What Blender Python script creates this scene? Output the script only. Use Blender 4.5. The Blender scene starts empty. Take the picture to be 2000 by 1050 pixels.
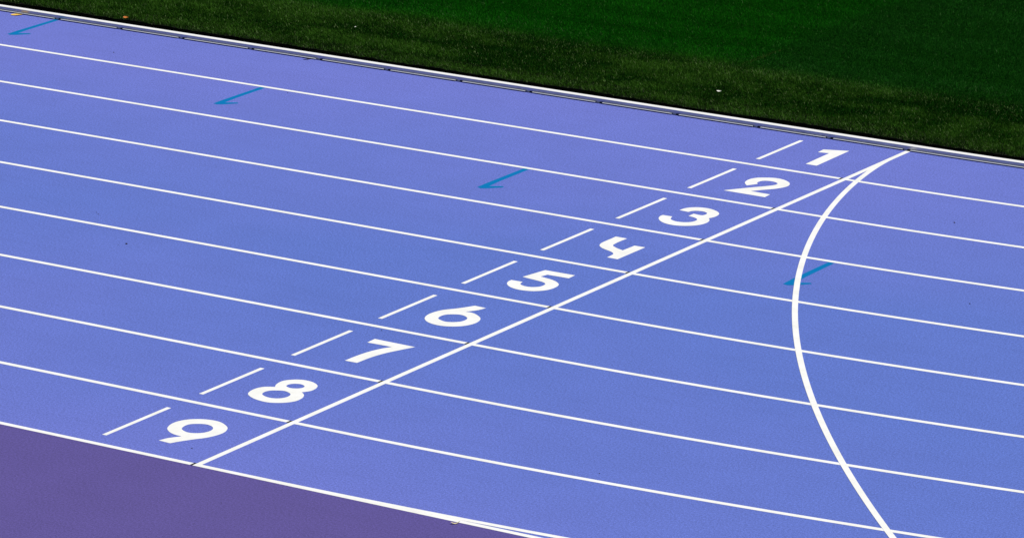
import bpy, math, random
import numpy as np
from mathutils import Vector, Matrix
from mathutils.geometry import tessellate_polygon

SC = bpy.context.scene
COL = SC.collection
random.seed(7)
RNG = np.random.default_rng(11)

# ------------------------------------------------------------------ camera
CAM_LOC = Vector((20.4731, -37.5159, 11.1615))
YAW, PITCH, ROLL = -0.5868206, 0.2807604, -0.0055918
cam_d = bpy.data.cameras.new('camera')
cam = bpy.data.objects.new('camera', cam_d)
COL.objects.link(cam)
fw = Vector((math.sin(YAW) * math.cos(PITCH), math.cos(YAW) * math.cos(PITCH), -math.sin(PITCH)))
ri = Vector((math.cos(YAW), -math.sin(YAW), 0.0))
up = ri.cross(fw)
r2 = ri * math.cos(ROLL) + up * math.sin(ROLL)
u2 = -ri * math.sin(ROLL) + up * math.cos(ROLL)
m3 = Matrix((r2, u2, -fw)).transposed()
cam.matrix_world = Matrix.Translation(CAM_LOC) @ m3.to_4x4()
cam_d.sensor_width = 36.0
cam_d.lens = 9206.81 / 2000.0 * 36.0
cam_d.clip_start = 0.5
cam_d.clip_end = 3000.0
SC.camera = cam

# ------------------------------------------------------------------ light
SUN_EL = math.radians(55.0)
SUN_AZ = math.radians(45.0)          # from +Y (infield) towards +X
world = bpy.data.worlds.new('World')
SC.world = world
world.use_nodes = True
wn = world.node_tree
sky = wn.nodes.new('ShaderNodeTexSky')
sky.sky_type = 'NISHITA'
sky.sun_disc = False
sky.sun_elevation = SUN_EL
sky.sun_rotation = SUN_AZ
bg = wn.nodes['Background']
bg.inputs['Strength'].default_value = 0.05
wn.links.new(sky.outputs[0], bg.inputs['Color'])
sun_d = bpy.data.lights.new('sun', 'SUN')
sun_d.energy = 4.6
sun_d.angle = math.radians(0.53)
sun_d.color = (1.0, 0.965, 0.91)
sun = bpy.data.objects.new('sun', sun_d)
COL.objects.link(sun)
to_sun = Vector((math.sin(SUN_AZ) * math.cos(SUN_EL), math.cos(SUN_AZ) * math.cos(SUN_EL), math.sin(SUN_EL)))
sun.rotation_euler = to_sun.to_track_quat('Z', 'Y').to_euler()
sun.location = to_sun * 60
SC.view_settings.view_transform = 'Standard'
SC.view_settings.look = 'None'
SC.view_settings.gamma = 1.0
SC.view_settings.use_curve_mapping = False
SC.view_settings.exposure = 0.0

# ------------------------------------------------------------------ track geometry
LANE = 1.22
LINE = 0.05
X0 = 0.225            # the bend starts here
R = 33.38             # radius of the kerb edge (y = 0)

def track_pt(s, off):
    """Point at arc length s (measured on the kerb edge) and offset off outwards of it."""
    if s <= X0:
        return (s, -off)
    a = (s - X0) / R
    return (X0 + (R + off) * math.sin(a), R - (R + off) * math.cos(a))

# ------------------------------------------------------------------ materials
def new_mat(name):
    m = bpy.data.materials.new(name)
    m.use_nodes = True
    nt = m.node_tree
    b = nt.nodes['Principled BSDF']
    return m, nt, b

def N(nt, t, **kw):
    n = nt.nodes.new(t)
    for k, v in kw.items():
        setattr(n, k, v)
    return n

def noise(nt, vec, scale, detail=2.0, rough=0.5):
    n = N(nt, 'ShaderNodeTexNoise')
    n.inputs['Scale'].default_value = scale
    n.inputs['Detail'].default_value = detail
    n.inputs['Roughness'].default_value = rough
    nt.links.new(vec, n.inputs['Vector'])
    return n.outputs['Fac']

def ramp(nt, fac, stops):
    r = N(nt, 'ShaderNodeValToRGB')
    el = r.color_ramp.elements
    el[0].position, el[0].color = stops[0][0], (*stops[0][1], 1)
    el[1].position, el[1].color = stops[-1][0], (*stops[-1][1], 1)
    for p_, c_ in stops[1:-1]:
        e = el.new(p_)
        e.color = (*c_, 1)
    nt.links.new(fac, r.inputs[0])
    return r.outputs[0]

def mix(nt, mode, fac, a, b):
    x = N(nt, 'ShaderNodeMix', data_type='RGBA', blend_type=mode)
    if isinstance(fac, float):
        x.inputs[0].default_value = fac
    else:
        nt.links.new(fac, x.inputs[0])
    for s_, i in ((a, 6), (b, 7)):
        if isinstance(s_, tuple):
            x.inputs[i].default_value = (*s_, 1)
        else:
            nt.links.new(s_, x.inputs[i])
    return x.outputs[2]

def g(v):
    return (v, v, v)

def rubber(name, ca, cb, grain=0.24):
    """Granular sprayed track rubber: two close tones in broad patches, fine granules on top."""
    m, nt, b = new_mat(name)
    pos = N(nt, 'ShaderNodeNewGeometry').outputs['Position']
    broad = noise(nt, pos, 0.16, 2.0, 0.5)
    sep = N(nt, 'ShaderNodeSeparateXYZ')
    nt.links.new(pos, sep.inputs[0])
    lane_mix = N(nt, 'ShaderNodeMath', operation='MULTIPLY_ADD')   # bluer towards the middle lanes
    d0 = N(nt, 'ShaderNodeMath', operation='ADD'); d0.inputs[1].default_value = 5.6
    nt.links.new(sep.outputs[1], d0.inputs[0])
    d1 = N(nt, 'ShaderNodeMath', operation='ABSOLUTE')
    nt.links.new(d0.outputs[0], d1.inputs[0])
    nt.links.new(d1.outputs[0], lane_mix.inputs[0])
    lane_mix.inputs[1].default_value = 0.075
    soft = N(nt, 'ShaderNodeMath', operation='MULTIPLY_ADD')
    soft.inputs[1].default_value = 0.55
    nt.links.new(broad, soft.inputs[0])
    along = N(nt, 'ShaderNodeMath', operation='MULTIPLY_ADD')     # and bluer towards the bend
    along.inputs[1].default_value = -0.02
    along.inputs[2].default_value = 0.10
    nt.links.new(sep.outputs[0], along.inputs[0])
    nt.links.new(along.outputs[0], soft.inputs[2])
    nt.links.new(soft.outputs[0], lane_mix.inputs[2])
    col = ramp(nt, lane_mix.outputs[0], [(0.42, ca), (0.84, cb)])
    mp = N(nt, 'ShaderNodeMapping')
    mp.inputs['Scale'].default_value = (0.5, 7.0, 1.0)
    mp.inputs['Rotation'].default_value = (0, 0, 0.35)
    nt.links.new(pos, mp.inputs['Vector'])
    streak = noise(nt, mp.outputs[0], 1.6, 5.0, 0.7)
    col = mix(nt, 'MULTIPLY', 1.0, col, ramp(nt, streak, [(0.30, g(0.955)), (0.48, g(1.0)), (0.75, g(1.015))]))
    mid = noise(nt, pos, 1.7, 4.0, 0.6)
    col = mix(nt, 'MULTIPLY', 1.0, col, ramp(nt, mid, [(0.3, g(0.965)), (0.7, g(1.03))]))
    fine = noise(nt, pos, 56.0, 3.0, 0.75)
    col = mix(nt, 'MULTIPLY', 1.0, col, ramp(nt, fine, [(0.30, g(1 - grain * 1.35)), (0.70, g(1 + grain * 1.2))]))
    gran = noise(nt, pos, 190.0, 2.0, 0.6)
    col = mix(nt, 'MULTIPLY', 1.0, col, ramp(nt, gran, [(0.30, g(1 - grain * 1.6)), (0.70, g(1 + grain * 1.4))]))
    nt.links.new(col, b.inputs['Base Color'])
    b.inputs['Roughness'].default_value = 0.85
    b.inputs['Specular IOR Level'].default_value = 0.25
    bp = N(nt, 'ShaderNodeBump')
    bp.inputs['Strength'].default_value = 0.5
    bp.inputs['Distance'].default_value = 0.003
    nt.links.new(gran, bp.inputs['Height'])
    nt.links.new(bp.outputs[0], b.inputs['Normal'])
    return m

def paint(name, col, dirt=(0.915, 0.915, 0.88), rough=0.6, spec=0.3):
    m, nt, b = new_mat(name)
    pos = N(nt, 'ShaderNodeNewGeometry').outputs['Position']
    n1 = noise(nt, pos, 4.5, 6.0, 0.7)
    c = mix(nt, 'MULTIPLY', 1.0, col, ramp(nt, n1, [(0.35, dirt), (0.6, (1, 1, 1))]))
    n2 = noise(nt, pos, 160.0, 2.0, 0.6)
    c = mix(nt, 'MULTIPLY', 1.0, c, ramp(nt, n2, [(0.3, g(0.93)), (0.7, g(1.0))]))
    nt.links.new(c, b.inputs['Base Color'])
    b.inputs['Roughness'].default_value = rough
    b.inputs['Specular IOR Level'].default_value = spec
    bp = N(nt, 'ShaderNodeBump')
    bp.inputs['Strength'].default_value = 0.3
    bp.inputs['Distance'].default_value = 0.002
    nt.links.new(n2, bp.inputs['Height'])
    nt.links.new(bp.outputs[0], b.inputs['Normal'])
    return m

M_TRACK = rubber('blue_track_rubber', (0.089, 0.148, 0.487), (0.126, 0.155, 0.515))
M_APRON = rubber('purple_apron_rubber', (0.076, 0.060, 0.252), (0.091, 0.069, 0.256), 0.24)
M_WHITE = paint('white_line_paint', (0.845, 0.845, 0.825))
M_BLUE = paint('bright_blue_marker_paint', (0.0, 0.162, 0.400), (0.9, 0.94, 1.0), 0.85, 0.05)
M_BLACK = paint('black_marker_paint', (0.012, 0.012, 0.010), (0.9, 0.9, 0.9))
M_KERB = paint('white_powder_coated_aluminium', (0.82, 0.82, 0.81), (0.95, 0.95, 0.93), 0.5, 0.25)

def metal(name):
    m, nt, b = new_mat(name)
    pos = N(nt, 'ShaderNodeNewGeometry').outputs['Position']
    nt.links.new(ramp(nt, noise(nt, pos, 9.0, 4.0, 0.6), [(0.3, g(0.44)), (0.7, g(0.54))]), b.inputs['Base Color'])
    b.inputs['Metallic'].default_value = 0.9
    b.inputs['Roughness'].default_value = 0.32
    return m
M_ALU = metal('anodised_aluminium')

def plain(name, c1, c2, scale, rough=0.7, spec=0.3):
    m, nt, b = new_mat(name)
    pos = N(nt, 'ShaderNodeTexCoord').outputs['Object']
    nt.links.new(ramp(nt, noise(nt, pos, scale, 4.0, 0.6), [(0.3, c1), (0.7, c2)]), b.inputs['Base Color'])
    b.inputs['Roughness'].default_value = rough
    b.inputs['Specular IOR Level'].default_value = spec
    return m

M_HOLE = plain('dark_hole_shade', (0.010, 0.011, 0.014), (0.02, 0.02, 0.024), 60)  # near-black, stands in for the shade inside the hole beside each bracket
M_SOIL = plain('shade_dark_soil', (0.003, 0.004, 0.002), (0.008, 0.009, 0.005), 14, 0.95, 0.1)  # near-black soil, the shade behind the kerb is put into its colour
M_LEAFY = plain('yellow_leaf', (0.72, 0.42, 0.04), (0.80, 0.55, 0.15), 25, 0.6)
M_LEAFO = plain('orange_leaf', (0.55, 0.12, 0.015), (0.45, 0.20, 0.03), 30, 0.6)
M_LEAFP = plain('pale_dry_leaf', (0.62, 0.52, 0.30), (0.70, 0.63, 0.42), 40, 0.6)
M_PETAL = plain('pale_petal', (0.70, 0.71, 0.60), (0.78, 0.78, 0.70), 50, 0.6)
M_TWIG = plain('dark_twig', (0.012, 0.009, 0.016), (0.03, 0.02, 0.025), 80)

def turf_ground_mat():
    m, nt, b = new_mat('turf_ground')
    pos = N(nt, 'ShaderNodeNewGeometry').outputs['Position']
    c = ramp(nt, noise(nt, pos, 30.0, 5.0, 0.7), [(0.3, (0.002, 0.016, 0.001)), (0.7, (0.006, 0.046, 0.003))])
    nt.links.new(c, b.inputs['Base Color'])
    b.inputs['Roughness'].default_value = 0.95
    b.inputs['Specular IOR Level'].default_value = 0.0
    return m
M_TURF = turf_ground_mat()

def blade_mat():
    m, nt, b = new_mat('grass_blades')
    at = N(nt, 'ShaderNodeAttribute', attribute_name='blade_colour')
    nt.links.new(at.outputs['Color'], b.inputs['Base Color'])
    b.inputs['Roughness'].default_value = 0.55
    b.inputs['Specular IOR Level'].default_value = 0.0
    tr = N(nt, 'ShaderNodeBsdfTranslucent')
    nt.links.new(at.outputs['Color'], tr.inputs['Color'])
    mx = N(nt, 'ShaderNodeMixShader')
    mx.inputs[0].default_value = 0.15
    nt.links.new(b.outputs[0], mx.inputs[1])
    nt.links.new(tr.outputs[0], mx.inputs[2])
    nt.links.new(mx.outputs[0], nt.nodes['Material Output'].inputs['Surface'])
    return m
M_BLADE = blade_mat()

# ------------------------------------------------------------------ mesh helpers
def mesh_obj(name, verts, faces, mat, parent=None, smooth=False):
    me = bpy.data.meshes.new(name)
    me.from_pydata([tuple(v) for v in verts], [], faces)
    me.materials.append(mat)
    if smooth:
        me.polygons.foreach_set('use_smooth', [True] * len(me.polygons))
    me.update()
    o = bpy.data.objects.new(name, me)
    COL.objects.link(o)
    if parent is not None:
        o.parent = parent
    return o

def tag(o, label=None, cat=None, group=None, kind=None):
    if label: o['label'] = label
    if cat: o['category'] = cat
    if group: o['group'] = group
    if kind: o['kind'] = kind
    return o

def empty(name, loc=(0, 0, 0)):
    o = bpy.data.objects.new(name, None)
    o.empty_display_size = 0.1
    o.location = loc
    COL.objects.link(o)
    return o

def slab(name, loops, z0, z1, mat, origin=None, parent=None):
    """Painted shape: outline loops (outer first, then holes) as a thin coat with side walls."""
    if origin is None:
        xs = [p[0] for p in loops[0]]; ys = [p[1] for p in loops[0]]
        origin = (sum(xs) / len(xs), sum(ys) / len(ys))
    tris = tessellate_polygon([[Vector((p[0], p[1], 0)) for p in l] for l in loops])
    flat = [p for l in loops for p in l]
    n = len(flat)
    verts = [(p[0] - origin[0], p[1] - origin[1], z1) for p in flat] + \
            [(p[0] - origin[0], p[1] - origin[1], z0) for p in flat]
    faces = []
    for t in tris:
        a, b, c = (Vector(verts[i]) for i in t)
        faces.append(tuple(t) if (b - a).cross(c - a).z > 0 else (t[0], t[2], t[1]))
    i0 = 0
    for l in loops:
        k = len(l)
        for i in range(k):
            a, b = i0 + i, i0 + (i + 1) % k
            faces.append((a, a + n, b + n, b))
        i0 += k
    o = mesh_obj(name, verts, faces, mat, parent)
    o.location = (origin[0], origin[1], 0)
    return o

def strip_loop(pts_a, pts_b):
    return [list(pts_a) + list(reversed(pts_b))]

def ribbon(name, A, B, z0, z1, mat):
    """Long painted line between two edge polylines A and B (quads, solid)."""
    o0 = A[len(A) // 2]
    n = len(A)
    V = []
    for z in (z1, z0):
        for P in (A, B):
            V += [(p[0] - o0[0], p[1] - o0[1], z) for p in P]
    F = []
    for i in range(n - 1):
        a, b, c, d = i, i + 1, n + i + 1, n + i
        F.append((a, b, c, d))
        F.append((a, a + 2 * n, b + 2 * n, b))
        F.append((d, c, c + 2 * n, d + 2 * n))
    F.append((0, n, 3 * n, 2 * n))
    F.append((n - 1, 3 * n - 1, 4 * n - 1, 2 * n - 1))
    # make the top face up
    va, vb, vc = Vector(V[0]), Vector(V[1]), Vector(V[n + 1])
    if (vb - va).cross(vc - va).z < 0:
        F = [tuple(reversed(f)) for f in F]
    o = mesh_obj(name, V, F, mat)
    o.location = (o0[0], o0[1], 0)
    return o

def spline_loop(nodes, sub=7):
    """Closed outline through (x, y, corner) nodes: Catmull-Rom, broken at corners."""
    n = len(nodes)
    P = [Vector((a, b)) for a, b, _ in nodes]
    C = [bool(c) for _, _, c in nodes]
    out = []
    for i in range(n):
        p1, p2 = P[i], P[(i + 1) % n]
        straight = C[i] and C[(i + 1) % n]
        out.append((p1.x, p1.y))
        if straight:
            continue
        d = (p2 - p1).length
        t1 = (p2 - p1) if C[i] else (p2 - P[i - 1]) * (d / max(1e-6, ((p2 - p1).length + (p1 - P[i - 1]).length)))
        p3 = P[(i + 2) % n]
        t2 = (p2 - p1) if C[(i + 1) % n] else (p3 - p1) * (d / max(1e-6, ((p3 - p2).length + (p2 - p1).length)))
        for k in range(1, sub):
            t = k / sub
            h1 = 2 * t ** 3 - 3 * t ** 2 + 1; h2 = t ** 3 - 2 * t ** 2 + t
            h3 = -2 * t ** 3 + 3 * t ** 2; h4 = t ** 3 - t ** 2
            q = p1 * h1 + t1 * h2 + p2 * h3 + t2 * h4
            out.append((q.x, q.y))
    return out

# ------------------------------------------------------------------ the ground
S_LEFT, S_RIGHT = -60.0, 50.0
S = [S_LEFT + (X0 - S_LEFT) * i / 24 for i in range(25)] + [X0 + (S_RIGHT - X0) * i / 120 for i in range(1, 121)]

ground = mesh_obj('ground', [(-600, -600, -0.12), (600, -600, -0.12), (600, 600, -0.12), (-600, 600, -0.12)],
                  [(0, 1, 2, 3)], M_TURF)
tag(ground, kind='structure')

def sheet(name, offs0, offs1, z, mat):
    V, F = [], []
    for s in S:
        V.append((*track_pt(s, offs0), z)); V.append((*track_pt(s, offs1), z))
    for i in range(len(S) - 1):
        F.append((2 * i, 2 * i + 1, 2 * i + 3, 2 * i + 2))
    o = mesh_obj(name, V, F, mat)
    return tag(o, kind='structure')

# blue rubber: nine lanes and, in the bend, the surface out to the apron edge
n_s = len(S)
V, F = [], []
for s in S:
    a = track_pt(s, -0.092)
    b = (a[0], -10.955) if s <= X0 else track_pt(s, 9 * LANE - 0.02)
    V.append((*a, 0.0)); V.append((*b, 0.0))
for i in range(n_s - 1):
    F.append((2 * i, 2 * i + 1, 2 * i + 3, 2 * i + 2))
tag(mesh_obj('running_track', V, F, M_TRACK), kind='structure')
# blue run-out between the bend and the straight's outer line
V, F = [], []
for s in [X0 + 30.0 * i / 60 for i in range(61)]:
    a = track_pt(s, 9 * LANE - 0.02)
    V.append((a[0], a[1], 0.0)); V.append((a[0], -10.955, 0.0))
for i in range(60):
    F.append((2 * i, 2 * i + 1, 2 * i + 3, 2 * i + 2))
tag(mesh_obj('track_runout', V, F, M_TRACK), kind='structure')
apron = mesh_obj('apron_pavement', [(-60, -34, 0.0), (60, -34, 0.0), (60, -10.955, 0.0), (-60, -10.955, 0.0)], [(0, 1, 2, 3)], M_APRON)
tag(apron, kind='structure')

# soil trench behind the kerb and the cut edge of the turf
def vnoise(x, y, seed):
    """Smooth value noise, unit cells, 0..1."""
    r = np.random.default_rng(seed)
    tab = r.random((256, 256))
    xi = np.floor(x).astype(int); yi = np.floor(y).astype(int)
    fx = x - xi; fy = y - yi
    fx = fx * fx * (3 - 2 * fx); fy = fy * fy * (3 - 2 * fy)
    a = tab[xi % 256, yi % 256]; b = tab[(xi + 1) % 256, yi % 256]
    c = tab[xi % 256, (yi + 1) % 256]; d = tab[(xi + 1) % 256, (yi + 1) % 256]
    return (a * (1 - fx) + b * fx) * (1 - fy) + (c * (1 - fx) + d * fx) * fy

def turf_edge(u):
    return 0.325 + 0.05 * (vnoise(u * 1.3, u * 0 + 3.0, 5) - 0.5) + 0.03 * (vnoise(u * 11, u * 0 + 9.0, 6) - 0.5)

TURF_Z = 0.011
SE = np.concatenate([np.linspace(S_LEFT, -16, 40), np.linspace(-15.95, 6.0, 500), np.linspace(6.1, S_RIGHT, 100)])
EE = turf_edge(SE)
V, F = [], []
for s, e in zip(SE, EE):
    V += [(*track_pt(s, -0.092), 0.0), (*track_pt(s, -0.094), -0.07), (*track_pt(s, -e + 0.005), -0.07), (*track_pt(s, -e - 0.004), TURF_Z - 0.002), (*track_pt(s, -0.70), TURF_Z - 0.002)]
for i in range(len(SE) - 1):
    for k in range(4):
        F.append((5 * i + k, 5 * i + 5 + k, 5 * i + 6 + k, 5 * i + 1 + k))
tag(mesh_obj('soil_bed', V, F, M_SOIL), kind='structure')

# infield ground
V, F = [], []
for s in S:
    V.append((*track_pt(s, -0.69), TURF_Z)); V.append((*track_pt(s, -33.0), TURF_Z))
for i in range(n_s - 1):
    F.append((2 * i, 2 * i + 2, 2 * i + 3, 2 * i + 1))
tag(mesh_obj('infield_ground', V, F, M_TURF), kind='structure')

# ------------------------------------------------------------------ kerb
FEET = [-21.1, -20.27, -19.43, -18.59, -17.75, -16.9, -16.07, -15.23, -14.39, -13.55, -12.7, -11.85, -11.0,
        -10.157, -9.336, -8.526, -7.638, -6.779, -5.943, -5.073, -4.247, -3.432, -2.559, -1.650, -0.851, -0.024]
FEET += [-0.024 + 2.5 * i for i in range(1, 5)]
K_A, K_B = -22.0, 12.0
kerb = empty('track_kerb', (-5.0, 0.05, 0.0))
tag(kerb, 'low white aluminium kerb between the blue track and the dark grass', 'kerb')

def extrude_profile(name, prof, s0, s1, mat, step=0.4):
    n = max(2, int(abs(s1 - s0) / step) + 1)
    V, F = [], []
    k = len(prof)
    for i in range(n):
        s = s0 + (s1 - s0) * i / (n - 1)
        for (o_, z) in prof:
            x, y = track_pt(s, o_)
            V.append((x + 5.0, y - 0.05, z))
    for i in range(n - 1):
        for j in range(k):
            a, b = i * k + j, i * k + (j + 1) % k
            F.append((a, b, b + k, a + k))
    F.append(tuple(range(k - 1, -1, -1)))
    F.append(tuple((n - 1) * k + j for j in range(k)))
    return mesh_obj(name, V, F, mat, kerb)

TOP_Z = 0.0465
# offsets are outwards of the kerb edge (towards lane one positive)
RAIL = [(-0.021, 0.0125), (-0.021, TOP_Z - 0.005), (-0.088, TOP_Z - 0.005), (-0.088, 0.002), (-0.085, 0.002), (-0.085, TOP_Z - 0.009), (-0.024, TOP_Z - 0.009), (-0.024, 0.0125)]
CAP = [(-0.0205, TOP_Z - 0.0048), (-0.0205, TOP_Z - 0.0025), (-0.023, TOP_Z), (-0.087, TOP_Z), (-0.0895, TOP_Z - 0.0025), (-0.0895, TOP_Z - 0.0048)]
LIP = [(-0.021, 0.0100), (-0.021, 0.0140), (0.000, 0.0132), (0.0025, 0.0118), (0.0025, 0.0080), (-0.001, 0.0072)]
joints = [K_A] + [f + 0.03 for f in FEET if f > K_A][3::4] + [K_B]
for a, b in zip(joints[:-1], joints[1:]):
    extrude_profile('rail', RAIL, a + 0.0008, b - 0.0008, M_ALU)
    extrude_profile('top_cap', CAP, a + 0.0008, b - 0.0008, M_KERB)
prev = K_A
for f in FEET:
    a, b = prev, f - 0.062
    extrude_profile('lip', LIP, a, b, M_KERB)
    prev = f + 0.022
    # bracket under the rail; beside it a dark block painted as a shaded hole
    FT = [(-0.080, 0.001), (-0.080, 0.016), (-0.022, 0.0122), (-0.0208, 0.008), (-0.020, 0.001)]
    extrude_profile('foot', FT, f - 0.060, f - 0.016, M_ALU)
    HL = [(-0.070, 0.001), (-0.070, 0.013), (-0.018, 0.0150), (-0.008, 0.012), (-0.006, 0.001)]
    extrude_profile('hole_shade', HL, f - 0.015, f + 0.014, M_HOLE)
extrude_profile('lip', LIP, prev, K_B, M_KERB)

# ------------------------------------------------------------------ painted lines
WORD = ['zero', 'one', 'two', 'three', 'four', 'five', 'six', 'seven', 'eight', 'nine']
SL = [K_A - 8 + (X0 - K_A + 8) * i / 12 for i in range(13)] + [X0 + 30.0 * i / 90 for i in range(1, 91)]
for k in range(1, 10):
    A = [track_pt(s, LANE * k - LINE) for s in SL]
    B = [track_pt(s, LANE * k) for s in SL]
    o = ribbon('lane_line', A, B, 0.0002, 0.0012, M_WHITE)
    if k < 9:
        lab = 'long white lane line running between the painted numerals %s and %s' % (WORD[k], WORD[k + 1])
    else:
        lab = 'long white outermost lane line along the purple apron, curving off it at the right'
    tag(o, lab, 'lane line', 'white lane lines along the blue track')
A = [(x, -9 * LANE + LINE) for x in (X0 + 0.3, 5, 10, 30)]
B = [(x, -9 * LANE) for x in (X0 + 0.3, 5, 10, 30)]
o = ribbon('edge_line', A, B, 0.0002, 0.0009, M_WHITE)
tag(o, 'straight white edge line of the purple apron, splitting off the outer lane line', 'edge line')

# finish line with black timing marks where it meets each lane line
fin = ribbon('finish_line', [(-0.05, -0.002), (-0.05, -9 * LANE + 0.03)], [(0.0, -0.002), (0.0, -9 * LANE + 0.03)], 0.0002, 0.0017, M_WHITE)
tag(fin, 'straight white finish line crossing all nine lanes beside the numbers', 'finish line')
fo = fin.location.copy()
for k in range(1, 10):
    y1 = -LANE * k
    mk = slab('timing_mark', [[(-0.074, y1 - 0.003), (-0.052, y1 - 0.003), (-0.052, y1 + LINE + 0.005), (-0.074, y1 + LINE + 0.005)]],
              0.0013, 0.0021, M_BLACK)
    mk.parent = fin
    mk.location = mk.location - fo

# curved distance start line
def curve_x(s):
    t = max(0.0, s - 0.35)
    return -0.025 + 0.173643 * t ** 1.5 - 0.0161549 * t ** 2 + 0.00646704 * t ** 2.5
pts = [(curve_x(s), -s) for s in [0.30 + 10.75 * i / 120 for i in range(121)]]
A, B = [], []
for i, p in enumerate(pts):
    q0, q1 = pts[max(0, i - 1)], pts[min(len(pts) - 1, i + 1)]
    d = Vector((q1[0] - q0[0], q1[1] - q0[1])).normalized()
    nrm = Vector((-d.y, d.x)) * 0.025
    A.append((p[0] - nrm.x, p[1] - nrm.y)); B.append((p[0] + nrm.x, p[1] + nrm.y))
cut = [i for i, p in enumerate(pts) if p[1] > -10.95]
A, B = [A[i] for i in cut], [B[i] for i in cut]
cl = ribbon('curved_start_line', A, B, 0.0002, 0.0023, M_WHITE)
tag(cl, 'curved white start line sweeping from the finish line across the lanes', 'start line')

# short dashes beside the numbers
for k in range(1, 10):
    y0 = -LANE * (k - 1)
    d = slab('short_dash', [[(-1.083, y0 - 1.000), (-1.043, y0 - 1.000), (-1.043, y0 - 0.190), (-1.083, y0 - 0.190)]], 0.0002, 0.0012, M_WHITE)
    tag(d, 'short white dash painted left of the numeral %s' % WORD[k], 'dash', 'short dashes beside the lane numbers')

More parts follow.
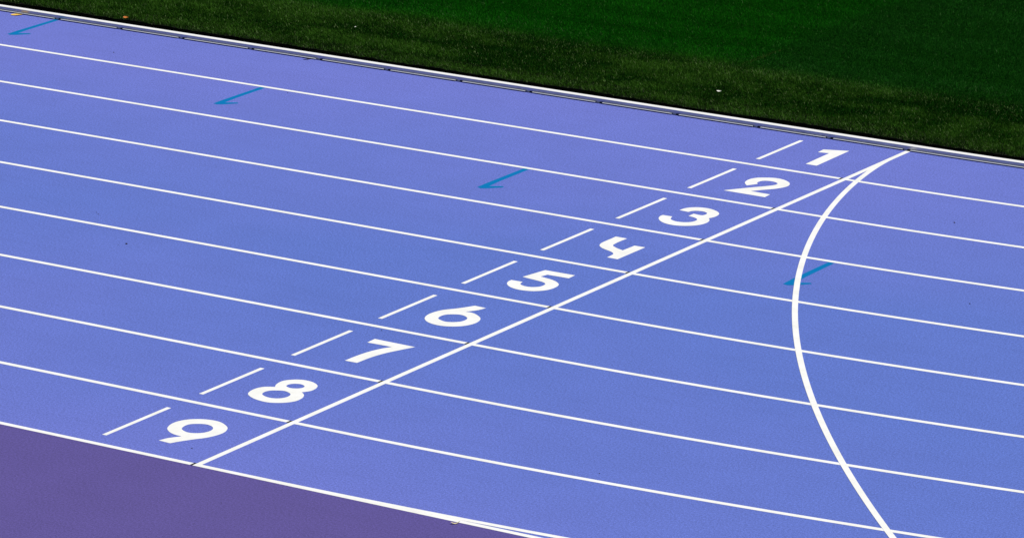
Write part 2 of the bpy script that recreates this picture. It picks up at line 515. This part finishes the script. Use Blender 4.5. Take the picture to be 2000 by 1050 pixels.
DIGITS = {
    1: [
        [(-0.599, 0.307, 1), (-0.482, 0.306, 1), (-0.493, 0.933, 1), (-0.723, 0.852, 1), (-0.716, 0.738, 1), (-0.608, 0.761, 1)],
    ],
    2: [
        [(-0.758, 0.321, 1), (-0.643, 0.479, 0), (-0.557, 0.59, 0), (-0.492, 0.671, 0), (-0.464, 0.719, 0), (-0.456, 0.758, 0), (-0.466, 0.789, 0), (-0.501, 0.814, 0), (-0.553, 0.826, 0), (-0.603, 0.814, 0), (-0.635, 0.785, 0), (-0.642, 0.74, 0), (-0.631, 0.702, 0), (-0.609, 0.676, 1), (-0.669, 0.58, 1), (-0.728, 0.648, 0), (-0.753, 0.714, 0), (-0.755, 0.795, 0), (-0.721, 0.865, 0), (-0.653, 0.912, 0), (-0.576, 0.942, 0), (-0.487, 0.932, 0), (-0.405, 0.883, 0), (-0.363, 0.832, 0), (-0.341, 0.76, 0), (-0.356, 0.684, 0), (-0.397, 0.606, 0), (-0.474, 0.513, 0), (-0.537, 0.429, 1), (-0.33, 0.422, 1), (-0.323, 0.317, 1)],
    ],
    3: [
        [(-0.742, 0.752, 1), (-0.731, 0.831, 0), (-0.693, 0.891, 0), (-0.624, 0.931, 0), (-0.533, 0.935, 0), (-0.444, 0.899, 0), (-0.382, 0.841, 0), (-0.361, 0.774, 0), (-0.361, 0.714, 0), (-0.379, 0.658, 1), (-0.339, 0.604, 0), (-0.318, 0.533, 0), (-0.325, 0.459, 0), (-0.354, 0.396, 0), (-0.412, 0.34, 0), (-0.5, 0.302, 0), (-0.593, 0.303, 0), (-0.682, 0.344, 0), (-0.752, 0.417, 0), (-0.78, 0.484, 0), (-0.782, 0.532, 1), (-0.683, 0.534, 1), (-0.654, 0.46, 0), (-0.609, 0.426, 0), (-0.55, 0.414, 0), (-0.487, 0.432, 0), (-0.445, 0.473, 0), (-0.434, 0.527, 0), (-0.446, 0.571, 0), (-0.49, 0.607, 0), (-0.572, 0.63, 1), (-0.57, 0.714, 1), (-0.481, 0.709, 0), (-0.467, 0.753, 0), (-0.479, 0.794, 0), (-0.52, 0.822, 0), (-0.566, 0.824, 0), (-0.611, 0.806, 0), (-0.636, 0.774, 0), (-0.643, 0.742, 1)],
    ],
    4: [
        [(-0.755, 0.931, 1), (-0.638, 0.929, 1), (-0.642, 0.831, 0), (-0.639, 0.744, 0), (-0.623, 0.676, 0), (-0.552, 0.625, 0), (-0.468, 0.59, 1), (-0.461, 0.771, 1), (-0.355, 0.775, 1), (-0.358, 0.329, 1), (-0.465, 0.333, 1), (-0.468, 0.405, 0), (-0.476, 0.449, 0), (-0.508, 0.486, 0), (-0.559, 0.514, 0), (-0.618, 0.537, 0), (-0.674, 0.568, 0), (-0.723, 0.616, 0), (-0.749, 0.685, 0), (-0.754, 0.775, 0), (-0.753, 0.855, 0)],
    ],
    5: [
        [(-0.698, 0.934, 1), (-0.398, 0.936, 1), (-0.394, 0.832, 1), (-0.607, 0.828, 1), (-0.625, 0.748, 1), (-0.575, 0.739, 0), (-0.501, 0.722, 0), (-0.432, 0.692, 0), (-0.369, 0.639, 0), (-0.344, 0.58, 0), (-0.34, 0.501, 0), (-0.362, 0.424, 0), (-0.42, 0.359, 0), (-0.496, 0.326, 0), (-0.583, 0.321, 0), (-0.675, 0.352, 0), (-0.745, 0.415, 0), (-0.773, 0.478, 0), (-0.776, 0.528, 1), (-0.665, 0.532, 1), (-0.645, 0.469, 0), (-0.594, 0.438, 0), (-0.538, 0.434, 0), (-0.498, 0.45, 0), (-0.464, 0.487, 0), (-0.456, 0.541, 0), (-0.469, 0.585, 0), (-0.513, 0.617, 0), (-0.589, 0.634, 0), (-0.67, 0.646, 0), (-0.748, 0.66, 1)],
    ],
    6: [
        [(-0.609, 0.947, 1), (-0.494, 0.94, 1), (-0.519, 0.848, 0), (-0.579, 0.76, 1), (-0.518, 0.766, 0), (-0.441, 0.732, 0), (-0.361, 0.662, 0), (-0.328, 0.575, 0), (-0.33, 0.489, 0), (-0.366, 0.41, 0), (-0.425, 0.356, 0), (-0.503, 0.323, 0), (-0.598, 0.323, 0), (-0.686, 0.357, 0), (-0.756, 0.424, 0), (-0.791, 0.515, 0), (-0.79, 0.613, 0), (-0.762, 0.704, 0), (-0.697, 0.793, 0), (-0.646, 0.876, 0)],
        [(-0.662, 0.484, 0), (-0.68, 0.546, 0), (-0.668, 0.603, 0), (-0.624, 0.643, 0), (-0.568, 0.666, 0), (-0.51, 0.654, 0), (-0.458, 0.612, 0), (-0.442, 0.554, 0), (-0.455, 0.499, 0), (-0.497, 0.457, 0), (-0.554, 0.436, 0), (-0.61, 0.45, 0)],
    ],
    7: [
        [(-0.767, 0.945, 1), (-0.363, 0.935, 1), (-0.416, 0.806, 0), (-0.466, 0.675, 0), (-0.499, 0.521, 0), (-0.51, 0.331, 1), (-0.627, 0.33, 1), (-0.621, 0.494, 0), (-0.601, 0.64, 0), (-0.562, 0.762, 0), (-0.521, 0.837, 1), (-0.761, 0.832, 1)],
    ],
    8: [
        [(-0.683, 0.683, 1), (-0.706, 0.721, 0), (-0.724, 0.781, 0), (-0.722, 0.851, 0), (-0.673, 0.917, 0), (-0.607, 0.95, 0), (-0.522, 0.948, 0), (-0.453, 0.917, 0), (-0.412, 0.878, 0), (-0.386, 0.813, 0), (-0.387, 0.746, 0), (-0.425, 0.683, 1), (-0.381, 0.649, 0), (-0.35, 0.607, 0), (-0.33, 0.544, 0), (-0.331, 0.473, 0), (-0.366, 0.408, 0), (-0.413, 0.366, 0), (-0.488, 0.332, 0), (-0.574, 0.333, 0), (-0.666, 0.36, 0), (-0.749, 0.415, 0), (-0.781, 0.482, 0), (-0.787, 0.563, 0), (-0.764, 0.629, 0), (-0.722, 0.664, 0)],
        [(-0.624, 0.751, 0), (-0.63, 0.799, 0), (-0.599, 0.835, 0), (-0.551, 0.849, 0), (-0.497, 0.822, 0), (-0.487, 0.775, 0), (-0.518, 0.739, 0), (-0.568, 0.724, 0)],
        [(-0.658, 0.478, 0), (-0.676, 0.529, 0), (-0.663, 0.58, 0), (-0.623, 0.613, 0), (-0.569, 0.637, 0), (-0.515, 0.627, 0), (-0.465, 0.59, 0), (-0.449, 0.536, 0), (-0.459, 0.487, 0), (-0.492, 0.45, 0), (-0.542, 0.434, 0), (-0.601, 0.442, 0)],
    ],
    9: [
        [(-0.629, 0.339, 1), (-0.516, 0.33, 1), (-0.486, 0.394, 0), (-0.424, 0.497, 0), (-0.366, 0.583, 0), (-0.333, 0.679, 0), (-0.329, 0.767, 0), (-0.366, 0.857, 0), (-0.426, 0.911, 0), (-0.516, 0.954, 0), (-0.611, 0.953, 0), (-0.693, 0.922, 0), (-0.758, 0.866, 0), (-0.795, 0.784, 0), (-0.793, 0.698, 0), (-0.757, 0.611, 0), (-0.697, 0.554, 0), (-0.624, 0.52, 0), (-0.543, 0.511, 1), (-0.603, 0.423, 0)],
        [(-0.657, 0.661, 0), (-0.68, 0.722, 0), (-0.674, 0.78, 0), (-0.627, 0.824, 0), (-0.567, 0.848, 0), (-0.508, 0.837, 0), (-0.462, 0.801, 0), (-0.44, 0.745, 0), (-0.45, 0.685, 0), (-0.491, 0.636, 0), (-0.554, 0.613, 0), (-0.613, 0.629, 0)],
    ],
}

NUM_LABEL = {1: 'white painted numeral one nearest the kerb, a straight stem with a flag',
             2: 'white painted numeral two with a sharp pointed foot',
             3: 'white painted numeral three with two open round bowls',
             4: 'white painted numeral four, open at the top with a rounded corner',
             5: 'white painted numeral five with a flat top bar and open bowl',
             6: 'white painted numeral six with a closed loop and a rising tail',
             7: 'white painted numeral seven with a slanted, slightly curved stem',
             8: 'white painted numeral eight made of two stacked loops',
             9: 'white painted numeral nine nearest the purple apron, loop with a falling tail'}
for k, loops in DIGITS.items():
    W = [[(x, y - LANE * k) for (x, y) in spline_loop(l)] for l in loops]
    o = slab('lane_number', W, 0.0002, 0.0012, M_WHITE)
    tag(o, NUM_LABEL[k], 'number', 'painted lane numbers one to nine')

# blue takeover arrows: a bar across half the lane with one barb
ARROW = [(-0.052, 0.0), (0.007, 0.0), (0.013, -0.50), (0.026, -0.690), (0.134, -0.628), (0.164, -0.657), (0.058, -0.765),
         (0.008, -0.798), (-0.046, -0.782), (-0.052, -0.62)]
def arrow(x, y, k, label, sc=1.0, flat=1.0):
    loop = [(x + a * flat, y + b * sc) for a, b in ARROW]
    o = slab('painted_arrow', [loop], 0.0002, 0.0010, M_BLUE)
    tag(o, label, 'arrow', 'bright blue hooked arrows on the track')
arrow(-10.165, -0.004, 1, 'bright blue hooked arrow in lane 1 touching the white kerb')
arrow(-6.578, -1.222, 2, 'bright blue hooked arrow in lane 2 under the lane line')
arrow(-2.660, -2.443, 3, 'bright blue hooked arrow in lane 3, the middle one of the photo')
arrow(1.268, -3.655, 4, 'bright blue hooked arrow in lane 4, partly covered by the curved start line')

# ------------------------------------------------------------------ leaves, twig and crumbs
def leaf(name, loc, length, width, rotz, curl, mat, label, cat='leaf', tilt=0.0, fold=0.25, group=None):
    nu, nv = 9, 5
    V, F = [], []
    for i in range(nu):
        t = i / (nu - 1)
        w = width * 0.5 * (math.sin(math.pi * min(1, t * 0.98 + 0.02)) ** 0.75) * (1.12 - 0.35 * t)
        for j in range(nv):
            v = j / (nv - 1) * 2 - 1
            x = (t - 0.5) * length
            y = v * w * (1 + 0.06 * math.sin(9 * t + 3 * v))
            z = curl * length * (2 * t - 1) ** 2 + fold * abs(v) * w + 0.02 * length * math.sin(5 * t + 2 * v)
            V.append((x, y, z))
    for i in range(nu - 1):
        for j in range(nv - 1):
            a = i * nv + j
            F.append((a, a + nv, a + nv + 1, a + 1))
    zmin = min(v[2] for v in V)
    V = [(a, b, c - zmin) for a, b, c in V]
    th = max(0.0006, 0.006 * length)
    n = len(V)
    V2 = V + [(a, b, c + th) for a, b, c in V]
    F2 = [tuple(reversed(f)) for f in F] + [tuple(q + n for q in f) for f in F]
    rim = [j for j in range(nv)] + [i * nv + nv - 1 for i in range(1, nu)] + [(nu - 1) * nv + j for j in range(nv - 2, -1, -1)] + [i * nv for i in range(nu - 2, 0, -1)]
    for a, b in zip(rim, rim[1:] + rim[:1]):
        F2.append((a, b, b + n, a + n))
    o = mesh_obj(name, V2, F2, mat, smooth=True)
    o.location = loc
    o.rotation_euler = (tilt, 0, rotz)
    return tag(o, label, cat, group)

leaf('fallen_leaf', (-10.683, -0.052, 0.001), 0.125, 0.085, 0.55, 0.02, M_LEAFY, 'bright yellow fallen leaf lying on lane 1 against the white kerb', fold=0.1)
leaf('fallen_leaf', (2.349, -11.012, 0.001), 0.07, 0.026, 0.95, 0.22, M_LEAFP, 'small pale dry leaf curled at the edge of the purple apron')
leaf('fallen_leaf', (-9.53, 0.335, 0.040), 0.058, 0.042, 0.4, 0.10, M_LEAFO, 'small orange leaf lying in the grass above the kerb', tilt=0.35)
leaf('pale_petal', (-2.62, 0.89, 0.046), 0.050, 0.028, 0.3, 0.10, M_PETAL, 'small whitish petal lying in the dark grass near lane number 1', 'petal', tilt=0.25)
leaf('pale_petal', (-7.23, 1.245, 0.046), 0.026, 0.018, -0.6, 0.12, M_PETAL, 'tiny pale speck of petal in the grass at the upper left', 'petal', tilt=0.3)

def tube(name, pts, rads, mat, label, cat):
    V, F = [], []
    k = 6
    for i, p in enumerate(pts):
        for j in range(k):
            a = 2 * math.pi * j / k
            V.append((p[0] + rads[i] * math.cos(a) * 0.4, p[1] + rads[i] * math.cos(a) * 0.9, p[2] + rads[i] * math.sin(a)))
    for i in range(len(pts) - 1):
        for j in range(k):
            a, b = i * k + j, i * k + (j + 1) % k
            F.append((a, b, b + k, a + k))
    F.append(tuple(range(k))); F.append(tuple((len(pts) - 1) * k + j for j in range(k)))
    o = mesh_obj(name, V, F, mat, smooth=True)
    return tag(o, label, cat)
tw = tube('dark_twig', [(0.012, 0.055, 0.007), (0.010, 0.025, 0.006), (0.0, -0.005, 0.006), (-0.022, -0.030, 0.005), (-0.045, -0.045, 0.004)],
          [0.004, 0.006, 0.006, 0.005, 0.002], M_TWIG, 'small dark curled twig lying against the white kerb', 'twig')
tw.location = (-6.905, -0.026, 0.0)

CR = [(-4.226, -6.44, 0.034, 'largest dark crumb on the track, in lane 6 at the left'),
      (-4.271, -6.498, 0.012, 'tiny dark crumb left of the largest crumb in lane 6'),
      (-8.765, -0.847, 0.020, 'dark crumb in lane 1 left of the blue arrow in lane 2'),
      (-6.256, -1.280, 0.018, 'tiny dark crumb below the lane line right of the blue arrow in lane 2'),
      (-5.094, -5.767, 0.016, 'tiny dark crumb in lane 5 at the left'),
      (-5.041, -5.805, 0.016, 'second tiny dark crumb in lane 5 at the left'),
      (2.832, -4.114, 0.022, 'dark crumb in lane 4 at the right edge'),
      (1.527, -1.966, 0.026, 'dark crumb in lane 2 right of the curved line'),
      (0.652, -11.558, 0.012, 'tiny dark crumb on the purple apron'),
      (2.615, -9.502, 0.016, 'tiny dark crumb in lane 8 near the bottom of the photo'),
      (-0.857, -7.372, 0.016, 'tiny dark crumb beside the lane line above the number 7'),
      (-0.30, -10.66, 0.018, 'tiny dark crumb between the number 9 and the finish line')]
for (x, y, sz, lab) in CR:
    sz *= 0.7
    V, F = [], []
    ring = 7
    for lv, (rr, z) in enumerate(((1.0, 0.0), (0.85, 0.22), (0.35, 0.40))):
        for j in range(ring):
            a = 2 * math.pi * j / ring + lv * 0.3
            q = rr * (0.75 + 0.4 * random.random())
            V.append((sz * 0.5 * q * math.cos(a) * 1.1, sz * 0.5 * q * math.sin(a) * 0.9, sz * z + 0.0004))
    for lv in range(2):
        for j in range(ring):
            a, b = lv * ring + j, lv * ring + (j + 1) % ring
            F.append((a, b, b + ring, a + ring))
    F.append(tuple(2 * ring + j for j in range(ring)))
    F.append(tuple(reversed(range(ring))))
    o = mesh_obj('rubber_crumb', V, F, M_TWIG)
    o.location = (x, y, 0.0)
    tag(o, lab, 'crumb', 'dark crumbs scattered on the track')

# ------------------------------------------------------------------ turf
def turf(name, density, region, seed):
    rng = np.random.default_rng(seed)
    xa, xb, ya, yb = region
    n = int(density * (xb - xa) * (yb - ya))
    # distance in from the kerb (v) and along it (u)
    u = rng.uniform(xa, xb, n)
    edge = turf_edge(u)
    v = rng.uniform(ya, yb, n)
    keep = v > edge
    # only the part the view and a wide margin round it can see
    keep &= v < np.maximum(0.62 * (u + 14.8), 0.9)
    keep &= u < np.maximum(3.9 - 0.524 * v, 0.3)
    u, v, edge = u[keep], v[keep], edge[keep]
    n = len(u)
    ang = np.where(u > X0, (u - X0) / R, 0.0)
    bx = np.where(u > X0, X0 + (R - v) * np.sin(ang), u)
    by = np.where(u > X0, R - (R - v) * np.cos(ang), v)
    zone = 1 / (1 + np.exp(-(v - 2.03 - 0.10 * (vnoise(u * 1.5, u * 0, 21) - 0.5)) / 0.085))   # 0 verge, 1 pitch
    roll = 1 / (1 + np.exp(-(u + 3.09) / 0.10))                                              # turf roll seam
    big = vnoise(u * 0.6, v * 3.2, 31)
    mid = vnoise(u * 4.0, v * 6.0, 32)
    tuft = vnoise(u * 17.0, v * 17.0, 33)
    lush = 0.55 * big + 0.3 * mid + 0.15 * tuft
    near = np.exp(-((v - edge) / 0.22) ** 2)
    # blade form
    h = (0.030 + 0.008 * near + 0.020 * (lush - 0.5)) * (1 - 0.20 * zone) * rng.uniform(0.55, 1.25, n)
    h = h * np.clip(0.45 + (v - edge) / 0.09, 0.45, 1.0)
    w = rng.uniform(0.0014, 0.0030, n) * (1 - 0.1 * zone)
    th = rng.uniform(0, 2 * np.pi, n)
    lean_dir = th + rng.normal(0, 0.5, n)
    lean = np.abs(rng.normal(0.45, 0.28, n))
    hang = (near > 0.75) & (rng.random(n) < 0.35)
    lean_dir = np.where(hang, -np.pi / 2 + rng.normal(0, 0.6, n), lean_dir)
    lean = np.where(hang, lean + 0.35, lean)
    # the mower lays each turf roll its own way
    comb = np.where(roll > 0.5, 0.35, 2.2)
    lx = np.cos(lean_dir) * lean + 0.18 * zone * np.cos(comb)
    ly = np.sin(lean_dir) * lean + 0.18 * zone * np.sin(comb)
    px, py = -np.sin(th) * w, np.cos(th) * w
    V = np.empty((n, 5, 3), np.float32)
    z0 = TURF_Z - 0.004
    V[:, 0] = np.stack([bx - px, by - py, np.full(n, z0)], 1)
    V[:, 1] = np.stack([bx + px, by + py, np.full(n, z0)], 1)
    mx_, my_ = bx + lx * h * 0.38, by + ly * h * 0.38
    zm = z0 + h * 0.62
    V[:, 2] = np.stack([mx_ + px * 0.85, my_ + py * 0.85, zm], 1)
    V[:, 3] = np.stack([mx_ - px * 0.85, my_ - py * 0.85, zm], 1)
    droop = np.clip(lean - 0.4, 0, 1)
    V[:, 4] = np.stack([bx + lx * h * 1.15, by + ly * h * 1.15, z0 + h * (1.02 - 0.35 * droop)], 1)
    # colour of each blade
    t = np.clip(0.42 + (2.7 - 1.6 * zone) * (lush - 0.5) + 0.62 * near + rng.normal(0, 1, n) * (0.25 - 0.02 * zone), 0, 1)[:, None]  # lighter blades at the turf edge: a lit band put into their colour
    verge = (1 - t) * np.array([0.005, 0.026, 0.002]) + t * np.array([0.045, 0.126, 0.013])
    dry = (rng.random(n) < 0.035 + 0.08 * np.exp(-((v - 1.88) / 0.13) ** 2) + 0.05 * near)[:, None]  # bright specks: sparkle of the grass put into blade colour, with the olive strip
    verge = np.where(dry, np.array([0.16, 0.25, 0.085]), verge)
    pitch = (1 - t) * np.array([0.0006, 0.044, 0.0005]) + t * np.array([0.010, 0.130, 0.005])
    pitch2 = (1 - t) * np.array([0.0030, 0.038, 0.003]) + t * np.array([0.016, 0.112, 0.012])
    pitch = pitch * (1 - roll[:, None]) + pitch2 * roll[:, None]
    seam = (np.exp(-((u + 3.05) / 0.05) ** 2) * zone * np.clip((3.6 - v) / 1.2, 0, 1) * rng.random(n) > 0.45)[:, None]
    pitch = np.where(seam, np.array([0.060, 0.110, 0.020]), pitch)
    spark = (rng.random(n) < 0.014 + 0.03 * np.exp(-((v - 2.3) / 0.25) ** 2))[:, None]  # bright specks on the pitch, grass sparkle put into the colour
    pitch = np.where(spark, np.array([0.07, 0.17, 0.05]), pitch)
    colr = verge * (1 - zone[:, None]) + pitch * zone[:, None]
    rgba = np.ones((n, 5, 4), np.float32)
    rgba[:, :, :3] = colr[:, None, :]
    me = bpy.data.meshes.new(name)
    me.vertices.add(n * 5)
    me.vertices.foreach_set('co', V.reshape(-1))
    idx = np.arange(n, dtype=np.int32)[:, None] * 5
    loops = np.concatenate([idx + np.array([0, 1, 2, 3], np.int32), idx + np.array([3, 2, 4], np.int32)], 1).reshape(-1)
    me.loops.add(len(loops))
    me.loops.foreach_set('vertex_index', loops.astype(np.int32))
    me.polygons.add(n * 2)
    st = np.stack([np.arange(n) * 7, np.arange(n) * 7 + 4], 1).reshape(-1).astype(np.int32)
    me.polygons.foreach_set('loop_start', st)
    at = me.attributes.new('blade_colour', 'FLOAT_COLOR', 'POINT')
    at.data.foreach_set('color', rgba.reshape(-1))
    me.materials.append(M_BLADE)
    me.update()
    o = bpy.data.objects.new(name, me)
    COL.objects.link(o)
    print('blades', n)
    return o

gr = turf('grass', 11500, (-15.0, 5.0, 0.10, 9.0), 71)
tag(gr, 'short dark green turf of the infield beyond the white kerb', 'grass', kind='stuff')
